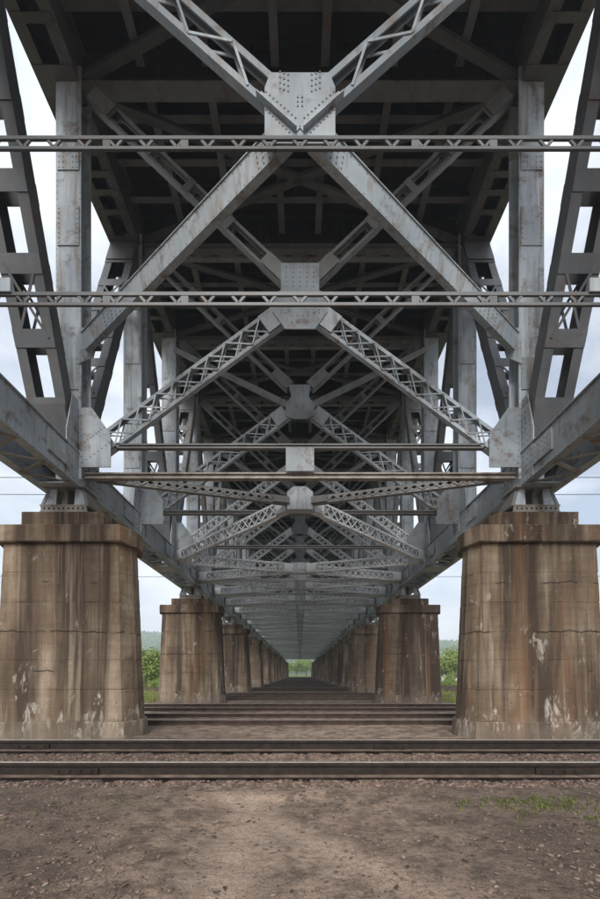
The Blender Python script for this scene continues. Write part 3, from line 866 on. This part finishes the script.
# --- floor system under the deck
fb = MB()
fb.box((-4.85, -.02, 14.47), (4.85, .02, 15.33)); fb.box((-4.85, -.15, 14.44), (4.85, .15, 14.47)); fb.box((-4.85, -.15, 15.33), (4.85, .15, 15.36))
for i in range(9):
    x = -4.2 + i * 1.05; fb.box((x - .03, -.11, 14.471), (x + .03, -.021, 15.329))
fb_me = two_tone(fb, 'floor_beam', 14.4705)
bt = MB(); bt.box((-4.8, -.06, 14.12), (4.8, .06, 14.17)); bt.box((-4.8, -.06, 14.37), (4.8, .06, 14.42))
for i in range(13):
    x = -4.5 + i * .75; bt.box((x - .24, -.05, 14.171), (x + .24, .05, 14.369))
bt_me = bt.mesh('strut', M['olive'])
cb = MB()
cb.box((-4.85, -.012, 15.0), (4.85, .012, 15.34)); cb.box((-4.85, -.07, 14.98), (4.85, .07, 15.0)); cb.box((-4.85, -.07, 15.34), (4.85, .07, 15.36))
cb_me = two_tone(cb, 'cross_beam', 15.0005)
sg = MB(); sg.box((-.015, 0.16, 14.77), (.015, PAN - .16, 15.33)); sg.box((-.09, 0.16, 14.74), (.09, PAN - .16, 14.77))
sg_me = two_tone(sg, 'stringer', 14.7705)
dp = MB(); dp.box((-5.9, 0.012, 15.38), (5.9, PAN - .012, 15.62)); dp_me = dp.mesh('deck_panel', M['deck'])
tl = MB(); tl.bar((0, PAN/2, 14.56), (-4.75, 0.12, 14.56), .16, .10, (0,0,1)); tl2 = MB(); tl2.bar((0, PAN/2, 14.56), (-4.75, PAN - .12, 14.56), .16, .10, (0,0,1))
tlm = [{-1: t.mesh('lateral_brace', M['deck_steel']), 1: t.mirrored().mesh('lateral_brace', M['deck_steel'])} for t in (tl, tl2)]
for k in range(K0, K1 + 1):
    Y = frameY(k)
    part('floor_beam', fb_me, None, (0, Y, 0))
    if k >= 1: part('strut', bt_me, None, (0, Y, 0))
    if k == K1: continue
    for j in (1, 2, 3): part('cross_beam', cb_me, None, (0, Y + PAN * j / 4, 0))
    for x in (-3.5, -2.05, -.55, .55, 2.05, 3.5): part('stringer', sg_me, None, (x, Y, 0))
    part('deck_panel', dp_me, None, (0, Y, 0))
    for s in (-1, 1):
        for t in tlm: part('lateral_brace', t[s], None, (0, Y, 0))

# --- bearings on the pier pedestals
def bearing():
    parts = []
    XB = 5.15
    m = MB(); m.box((XB - .52, -.30, 4.885), (XB + .52, .30, 4.93)); m.box((XB - .50, -.29, 4.931), (XB + .50, -.265, 5.04)); m.box((XB - .50, .265, 4.931), (XB + .50, .29, 5.04))
    m.box((XB - .52, -.30, 5.041), (XB + .52, .30, 5.065)); parts.append(('base_plate', m, 'rusty'))
    for s in (-1, 1):
        m = MB()
        a, b = XB + s * .46, XB + s * .33
        m.plate([(a, -.26, 5.066), (a, .26, 5.066), (b, .20, 5.452), (b, -.20, 5.452)], (s * .07, 0, 0)); parts.append(('rocker_plate', m, 'olive'))
        m = MB(); m.plate([(XB + s*.20, -.24, 5.066), (XB + s*.455, -.24, 5.066), (XB + s*.325, -.2, 5.452), (XB + s*.20, -.2, 5.452)], (0, .03, 0)); parts.append(('stiffener', m, 'steel'))
    m = MB(); m.box((XB - .03, -.2, 5.066), (XB + .03, .2, 5.452)); parts.append(('centre_web', m, 'deck_steel'))
    m = MB(); m.box((XB - .45, -.30, 5.453), (XB + .45, .30, 5.475)); parts.append(('sole_plate', m, 'rusty'))
    return parts
BP = [(nm, both_sides(mb, nm, M[mt])) for nm, mb, mt in bearing()]
hole = MB()
for i in range(9): hole.rivet((5.15 - .42 + i * .105, -.2905, 4.985), (0,-1,0), .024, .016)
HL = both_sides(hole, 'hole_marks', M['deck'])  # near-black domes stand for the dark holes in the base plate
for i in range(NP):
    for s in (-1, 1):
        root = None
        loc = (0, PIER_Y - .1 + i * SPAN, 0)
        for nm, me in BP:
            if root is None: root = part('bearing', me[s], None, loc)
            elif i < 5: part(nm, me[s], None, (0,0,0), root)
        if i < 3: part('hole_marks', HL[s], None, (0,0,0), root, kind='stuff')
        if i >= 5:
            for nm, me in BP[1:]: part(nm, me[s], None, (0,0,0), root)

# ------------------------------------------------------------------ railway tracks
def rail_prof(sc=1.0):
    p = [(-.075,0),(.075,0),(.075,.016),(.016,.034),(.012,.135),(.036,.150),(.036,.186),(.028,.196),(-.028,.196),(-.036,.186),(-.036,.150),(-.012,.135),(-.016,.034),(-.075,.016)]
    return [(a * sc, b * sc) for a, b in p]
hd = [(-.034,.1965),(.034,.1965),(.028,.2015),(-.028,.2015)]
def rail_meshes(half, mt='rail'):
    r = MB(); h = MB(); n = 40
    r.prism(rail_prof(), (-half, 0, 0), (half, 0, 0), (0,0,1)); h.prism(hd, (-half, 0, 0), (half, 0, 0), (0,0,1))
    rme = r.mesh('rail', M[mt]); rme.materials.append(M['lit_dust'])
    for p in rme.polygons: p.material_index = 1 if (p.center.z < .03 and p.normal.z > .3) else 0
    return rme, h.mesh('running_surface', M['railhead'])
R_ME = rail_meshes(60); R_SH = rail_meshes(13, 'old_rail'); R_MD = rail_meshes(60, 'brown_rail')
sl_me = []
for i in range(4):
    r = random.Random(40 + i); m = MB(); b = []
    for k in range(7):
        y = -.50 + (GAUGE + 1.0) * k / 6
        j = [r.uniform(-.012, .012) for _ in range(4)]
        b += [(-.12 + j[0], y, -.14), (.12 + j[1], y, -.14), (.12 + j[1], y, .006 + j[2] * .6), (-.12 + j[0], y, .006 + j[3] * .6)]
    f = []
    for k in range(6):
        for q in range(4):
            q2 = (q + 1) % 4; f.append((k*4+q, k*4+q2, k*4+4+q2, k*4+4+q))
    f += [(0,3,2,1), (24,25,26,27)]
    m.add(b, f); sl_me.append(m.mesh('sleeper', M['sleeper']))
tp = MB(); tp.box((-.11, -.15, .008), (.11, .15, .024)); tp_me = tp.mesh('tie_plate', M['rail'])
bo = MB()
bo.box((-.3, -.045, .05), (.3, -.0135, .125))
for i in range(4): bo.rivet((-.22 + i * .147, -.045, .088), (0,-1,0), .02, .025)
bo_me = bo.mesh('joint_bar', M['rail'])
NUM = ['first', 'second', 'third', 'fourth', 'fifth', 'sixth', 'seventh', 'eighth', 'ninth', 'tenth', 'eleventh', 'twelfth', 'thirteenth']
for ti, ty in enumerate(TRACKS):
    t = empty('railway_track', (0, ty, 0))
    if ti == 0: lab = 'rusty railway track nearest the camera, in front of the first piers'
    else:
        s = (ti - 1) // 2; w = 'nearer' if ti % 2 == 1 else 'farther'
        lab = f'{w} of the two railway tracks between the {NUM[s]} and {NUM[s+1]} pier pairs'
    tag(t, lab, 'railway track', 'railway tracks crossing beneath the bridge')
    for q in (0, GAUGE):
        rm = R_ME if ti == 0 else R_MD if ti <= 2 else R_SH
        r = obj('rail', rm[0], t, (0, q, 0.020 if ti == 0 else -.07 if ti <= 2 else -.10)); obj('running_surface', rm[1], r, (0,0,0))
        if ti == 0:
            for x in ((-2.95, 3.4) if q == 0 else (-4.7, 1.6)): obj('joint_bar', bo_me, r, (x, 0, 0))
    rr = random.Random(ti)
    if ti <= 2:
        hw = 9 if ti == 0 else 12
        n = int(hw / .62)
        for i in range(-n, n + 1):
            x = i * .62 + rr.uniform(-.04, .04)
            o = obj('sleeper', sl_me[rr.randrange(4)], t, (x, 0, rr.uniform(-.012, .006) - (.022 if ti == 0 else .1)), (0, 0, rr.uniform(-.03, .03)))
            for q in (0, GAUGE): obj('tie_plate', tp_me, o, (0, q, 0))
    else:
        m = MB()
        for i in range(-11, 12):
            x = i * .62 + rr.uniform(-.04, .04); m.box((x - .12, -.5, -.14), (x + .12, GAUGE + .5, -.03))
        o = m.build('sleepers', M['sleeper'], t); o['kind'] = 'stuff'

# ------------------------------------------------------------------ loose stones, litter, grass
def stone_mb(mb, c, r, rg, flat=0.6):
    t = (1 + 5 ** .5) / 2
    base = [(-1,t,0),(1,t,0),(-1,-t,0),(1,-t,0),(0,-1,t),(0,1,t),(0,-1,-t),(0,1,-t),(t,0,-1),(t,0,1),(-t,0,-1),(-t,0,1)]
    fs = [(0,11,5),(0,5,1),(0,1,7),(0,7,10),(0,10,11),(1,5,9),(5,11,4),(11,10,2),(10,7,6),(7,1,8),(3,9,4),(3,4,2),(3,2,6),(3,6,8),(3,8,9),(4,9,5),(2,4,11),(6,2,10),(8,6,7),(9,8,1)]
    a = rg.uniform(0, 6.3); ca, sa = math.cos(a), math.sin(a); ex = rg.uniform(.7, 1.5)
    vs_ = []
    for x, y, z in base:
        k = r / 1.9 * rg.uniform(.7, 1.2); x, y, z = x * k * ex, y * k, z * k * flat
        vs_.append((c[0] + x * ca - y * sa, c[1] + x * sa + y * ca, c[2] + z))
    mb.add(vs_, fs)
bal = MB(); rg = random.Random(21)
for i in range(13000):
    y = rg.choice([rg.uniform(5.05, 6.4)] * 4 + [rg.uniform(4.55, 4.82), rg.uniform(6.62, 7.8), rg.uniform(6.62, 7.3)])
    x = rg.uniform(-1, 1) * min(y * .9 + .5, 8)
    if noise.noise(V((x * .5, y * .9, 5))) < -0.18 and y > 6.5: continue
    if y > 7.75 and abs(x) > 3.4: continue
    r = .010 + .026 * rg.random() ** 2
    stone_mb(bal, (x, y, gz(x, y) + r * .15), r, rg)
tag(bal.build('ballast', M['stone']), 'coarse brown ballast stones between the rails of the nearest track', 'ballast', kind='stuff')
peb = MB(); rg = random.Random(22)
n = 0
while n < 4200:
    y = 1.9 + (rg.random() ** 1.3) * 2.85; x = rg.uniform(-1, 1) * (y * .86 + .4)
    d_ = noise.fractal(V((x * 1.1, y * 1.1, 9)), 1, 2, 3)
    lane = math.exp(-((x + .5) / .7) ** 2)
    if d_ < 0.05 + lane * .5 - rg.random() * .35: continue
    r = .004 + .019 * rg.random() ** 4
    stone_mb(peb, (x, y, gz(x, y) + r * .2), r, rg, .55); n += 1
for i in range(14000):
    y = 1.9 + (rg.random() ** 1.5) * 2.85; x = rg.uniform(-1, 1) * (y * .86 + .3)
    if noise.fractal(V((x * 1.6, y * 1.6, 19)), 1, 2, 3) < rg.random() * .5 - .25: continue
    r = rg.uniform(.002, .0065); z = gz(x, y) + r * .3; k = [r * rg.uniform(.7, 1.3) for _ in range(5)]
    peb.add([(x + k[0], y, z), (x, y + k[1], z), (x - k[2], y, z), (x, y - k[3], z), (x, y, z + k[4])], [(0,1,4), (1,2,4), (2,3,4), (3,0,4)])
tag(peb.build('pebbles', M['stone']), 'small loose stones scattered over the bare dirt in front', 'pebbles', kind='stuff')
lit = MB(); rg = random.Random(23); n = 0
while n < 2200:
    y = 1.9 + (rg.random() ** 1.2) * 2.7; x = rg.uniform(-1, 1) * (y * .86 + .4)
    if noise.fractal(V((x * .9, y * .9, 14)), 1, 2, 3) + abs(x) * .10 < .12 - rg.random() * .25: continue
    L = .005 + .026 * rg.random() ** 3; w = L * rg.uniform(.25, .7); a = rg.uniform(0, 6.3); tl_ = rg.uniform(-.4, .4)
    ca, sa = math.cos(a), math.sin(a); z = gz(x, y) + .004
    pts = [(-L, 0), (-L*.3, -w), (L*.5, -w*.8), (L, 0), (L*.4, w), (-L*.4, w*.8)]
    cup = rg.uniform(.1, .5)
    lit.add([(x + p*ca - q*sa, y + p*sa + q*ca, z + abs(q) * cup + (p + L) * abs(tl_) * .5) for p, q in pts], [(0,1,2,3), (0,3,4,5)]); n += 1
tag(lit.build('leaf_litter', M['litter']), 'dry curled leaves and chips littering the dirt', 'litter', kind='stuff')
def blades(mb, x, y, z, h, rg, n=5):
    for _ in range(n):
        a = rg.uniform(0, 6.3); l_ = rg.uniform(.2, .7) * h; w = .0045 + h * .02
        px, py = x + rg.uniform(-.03, .03), y + rg.uniform(-.03, .03)
        dx, dy = math.cos(a), math.sin(a)
        mb.add([(px - dy*w, py + dx*w, z), (px + dy*w, py - dx*w, z), (px + dx*l_*.4 + dy*w*.7, py + dy*l_*.4 - dx*w*.7, z + h*.6), (px + dx*l_*.4 - dy*w*.7, py + dy*l_*.4 + dx*w*.7, z + h*.6), (px + dx*l_, py + dy*l_, z + h)],
               [(0,1,2,3), (3,2,4)])
gp = MB(); rg = random.Random(31)
for i in range(230):
    c = rg.random()
    if c < .62: x, y = rg.gauss(2.55, .42), rg.gauss(3.95, .14)
    elif c < .8: x, y = rg.gauss(2.9, .12), rg.gauss(3.5, .16)
    elif c < .93: x, y = rg.gauss(-2.2, .45), rg.gauss(3.95, .1)
    else: x, y = rg.uniform(-4, 4), rg.uniform(3.2, 4.6)
    blades(gp, x, y, gz(x, y), rg.uniform(.012, .04) * (1.3 if c < .8 else .6), rg)
tag(gp.build('weeds', M['weed']), 'low green weeds growing in the dirt before the nearest track', 'weeds', kind='stuff')
gg = MB(); rg = random.Random(32)
for i in range(11000):
    s = rg.choice((-1, 1))
    if i < 7000: y = 17.2 + rg.random() ** 1.3 * 26; x = s * rg.uniform(6.9, 8 + y * .30)
    else: y = 40 + rg.random() * 60; x = s * rg.uniform(8, 10 + y * .45)
    blades(gg, x, y, -.01, rg.uniform(.12, .34) * (1.0 if y < 40 else 1.6), rg, 4)
tag(gg.build('grass', M['grass']), 'long bright grass beside the tracks beyond the piers', 'grass', kind='stuff')

# ------------------------------------------------------------------ trees
def crown_mb(seed, rx, rz, zc, nleaf, size):
    r = random.Random(seed); mb = MB()
    lobes = []
    for _ in range(16):
        a = r.uniform(0, 6.3); e = r.uniform(-.8, 1.0); q = r.uniform(.35, .75)
        lobes.append((math.cos(a) * rx * q * math.cos(e), math.sin(a) * rx * q * math.cos(e), zc + rz * q * math.sin(e) * 1.1, rx * r.uniform(.28, .5)))
    for i in range(nleaf):
        cx, cy, cz, cr = r.choice(lobes)
        d = V((r.gauss(0,1), r.gauss(0,1), r.gauss(0,1))).normalized(); q = cr * (r.random() ** .45) * r.uniform(.8, 1.15)
        p = V((cx, cy, cz)) + d * q
        nrm = (d + V((r.uniform(-1,1), r.uniform(-1,1), r.uniform(-.3,1.2)))).normalized()
        t = nrm.orthogonal().normalized(); b = nrm.cross(t); an = r.uniform(0, 6.3)
        t, b = t * math.cos(an) + b * math.sin(an), b * math.cos(an) - t * math.sin(an)
        s = size * r.uniform(.6, 1.3)
        mb.add([p - t*s, p - b*s*.5, p + t*s, p + b*s*.5 + nrm*s*.2], [(0,1,2,3)])
    return mb, lobes
def trunk_mb(seed, h, r0, lobes):
    mb = MB(); r = random.Random(seed)
    def limb(p, q, ra, rb, n=6):
        p, q = V(p), V(q); d = (q - p).normalized(); t = d.orthogonal().normalized(); b = d.cross(t)
        vs_ = [p + (t*math.cos(i*math.tau/n) + b*math.sin(i*math.tau/n))*ra for i in range(n)] + [q + (t*math.cos(i*math.tau/n) + b*math.sin(i*math.tau/n))*rb for i in range(n)]
        mb.add(vs_, [(i, (i+1) % n, (i+1) % n + n, i + n) for i in range(n)])
    top = V((r.uniform(-.2,.2), r.uniform(-.2,.2), h))
    limb((0,0,-.2), top * .5, r0, r0*.75); limb(top*.5, top, r0*.75, r0*.45)
    for l_ in lobes[:9]: limb(top * r.uniform(.45, 1), l_[:3], r0*.35, r0*.08, 5)
    return mb
TV = []
for i, (rx, rz, zc, mt) in enumerate([(2.9, 2.8, 2.9, 'leaf_a'), (3.4, 3.8, 4.6, 'leaf_b'), (2.4, 3.2, 3.5, 'leaf_a'), (1.7, 1.1, 1.1, 'leaf_a')]):
    c, lb = crown_mb(100 + i, rx, rz, zc, 3600 if i < 3 else 2200, .17 if i < 3 else .10)
    t = trunk_mb(200 + i, zc * .85, .16 if i < 3 else .06, lb)
    TV.append((c.mesh('crown', M[mt]), t.mesh('trunk', M['bark'])))
def tree(loc, var, sc, label, name='deciduous_tree', cat='tree', group='trees beyond the piers', rz=0):
    e = empty(name, loc, rz); e.scale = (sc, sc, sc); tag(e, label, cat, group)
    obj('crown', TV[var][0], e); obj('trunk', TV[var][1], e)
# left gap between the first two piers
BG = 'bushes beyond the piers'
tree((-12.9, 31, 0), 0, .66, 'bright green small tree in front in the left gap beside the second left pier', rz=1)
tree((-15.6, 39, 0), 2, .52, 'pale green tree just behind the small front tree in the left gap', rz=2)
tree((-23.5, 55, 0), 0, .74, 'rounded light green tree farther back in the left gap', rz=4)
tree((-31.5, 76, 0), 1, .86, 'tall dark green tree farthest back in the left gap', rz=.5)
tree((-10.9, 28, 0), 3, .40, 'low leafy bush at the foot of the trees in the left gap', 'bush', 'bush', BG)
tree((-26, 96, 0), 1, 1.0, 'big dark tree behind the left row of piers, nearest the second pier', rz=1.7)
tree((-48, 90, 0), 0, 1.1, 'broad light tree far to the left behind the nearest left pier', rz=2.2)
tree((-14.4, 34.5, 0), 3, .75, 'spreading bush between the two front trees in the left gap', 'bush', 'bush', BG, rz=3)
# right gap
tree((16.2, 40.5, 0), 3, .6, 'spreading bush under the bright rounded tree in the right gap', 'bush', 'bush', BG, rz=4)
tree((17.9, 43, 0), 0, .85, 'bright green rounded tree in the gap between the first two right piers', rz=2.6)
tree((36.5, 84, 0), 1, .85, 'dark green tree standing behind the little white house', rz=1.2)
tree((28.5, 74, 0), 2, .66, 'slim light green tree between the house and the dark tree behind it', rz=3.3)
tree((12.2, 30.5, 0), 3, .36, 'low bush in front of the little white house in the right gap', 'bush', 'bush', BG, rz=2)
tree((27, 100, 0), 1, 1.0, 'big dark tree behind the right row of piers, nearest the second pier', rz=.7)
tree((52, 92, 0), 0, 1.1, 'broad light tree far to the right behind the nearest right pier', rz=5)
# far end of the tunnel
for i, (x, y, v_, s_, lab) in enumerate([
    (-5.0, 152, 2, 1.0, 'green tree at the left edge of the far bright opening'),
    (5.2, 153, 2, .98, 'green tree at the right edge of the far bright opening'),
    (-1.6, 166, 0, 1.4, 'pale green tree filling the middle of the far opening'),
    (2.9, 174, 0, 1.5, 'pale tree at the back right of the far opening'),
    (-6.0, 182, 0, 1.15, 'pale tree at the back left of the far opening')]):
    tree((x, y, 0), v_, s_, lab, group='trees beyond the far end of the bridge', rz=i)

# ------------------------------------------------------------------ small house, sleeper stacks, power lines
hs = empty('house', (24.6, 60, 0)); tag(hs, 'little white house with grey gabled roof seen in the right gap', 'house')
m = MB(); m.box((-2.2, -1.6, 0), (2.2, 1.6, 1.5)); m.plate([(-2.2, -1.6, 1.5), (-2.2, 1.6, 1.5), (-2.2, 0, 2.45)], (4.4, 0, 0)); m.build('wall', M['white_wall'], hs)
m = MB()
for s in (-1, 1): m.plate([(-2.5, s*1.9, 1.36), (2.5, s*1.9, 1.36), (2.5, 0, 2.5), (-2.5, 0, 2.5)], (0, 0, .1))
m.build('roof', M['roof'], hs)
for x in (-1.3, .1, 1.4):
    m = MB(); m.box((x - .3, -1.66, .55), (x + .3, -1.601, 1.2)); w = m.build('window', M['white_wall'], hs)
    m = MB(); m.box((x - .24, -1.68, .61), (x + .24, -1.661, 1.14)); m.build('pane', M['glass'], w)
def stack(x0, y, n, L, label, rz=0):
    e = empty('sleeper_stack', (x0, y, 0), rz); tag(e, label, 'timber stack', 'stacks of old sleepers beside the tracks')
    m = MB(); m.box((-L/2, -.12, 0), (L/2, .12, .165)); me = m.mesh('timber', M['sleeper'])
    r = random.Random(int(y * 10))
    for j in range(n):
        for i in range(3): obj('timber', me, e, (r.uniform(-.08, .08), i * .27, j * .172), (0, 0, r.uniform(-.02, .02)))
stack(10.1, 26.2, 3, 2.4, 'dark stack of old timber sleepers in the right gap')
stack(-10.4, 26.3, 2, 2.6, 'low grey stack of timber sleepers in the left gap')

def wire(y, z0, sag, label, dz=0):
    m = MB(); pts = []
    for i in range(25):
        x = -42 + 84 * i / 24; pts.append(V((x, y, z0 + dz * x + sag * ((x / 42) ** 2 - 1))))
    for a, b in zip(pts, pts[1:]): m.prism([(.012,0),(0,.012),(-.012,0),(0,-.012)], a, b, (0,0,1))
    tag(m.build('overhead_wire', M['wire']), label, 'wire', 'overhead wires behind the bridge')
YW = 13.0
wire(YW, EYE + (HOR - 478) * YW / F + .3, .3, 'upper thin black overhead wire crossing behind the first piers')
wire(YW + .9, EYE + (HOR - 495) * (YW + .9) / F + .3, .3, 'middle thin black overhead wire crossing behind the first piers')
wire(YW + 7, EYE + (HOR - 577) * (YW + 7) / F + .3, .3, 'lowest thin overhead wire crossing behind the second piers')
for s in (-1, 1):
    for yy, nm in ((YW + .45, 'nearer'), (YW + 7, 'farther')):
        e = empty('utility_pole', (s * 42.2, yy, 0)); tag(e, f"{nm} weathered wooden pole holding the wires far to the {'left' if s < 0 else 'right'}", 'pole', 'utility poles')
        m = MB(); k = 8
        m.prism([(math.cos(i*math.tau/k)*.14, math.sin(i*math.tau/k)*.14) for i in range(k)], (0,0,-.3), (0,0,10), (0,1,0)); m.build('shaft', M['sleeper'], e)
        m = MB(); m.box((-.06, -.9, 9.1), (.06, .9, 9.25)); m.build('crossarm', M['sleeper'], e)

# ------------------------------------------------------------------ air
hz = MB(); hz.box((-950, -60, -6), (950, 760, 105))
hm_ = bpy.data.materials.new('haze'); hm_.use_nodes = True
hn = hm_.node_tree.nodes; hl = hm_.node_tree.links
for x in list(hn):
    if x.type == 'BSDF_PRINCIPLED': hn.remove(x)
pv = hn.new('ShaderNodeVolumePrincipled'); pv.inputs['Color'].default_value = (0.80, 0.88, 0.97, 1); pv.inputs['Density'].default_value = 0.0013
hl.new(pv.outputs[0], hn['Material Output'].inputs['Volume'])
tag(hz.build('haze', hm_), 'thin pale blue haze filling the valley air', 'haze', kind='stuff')
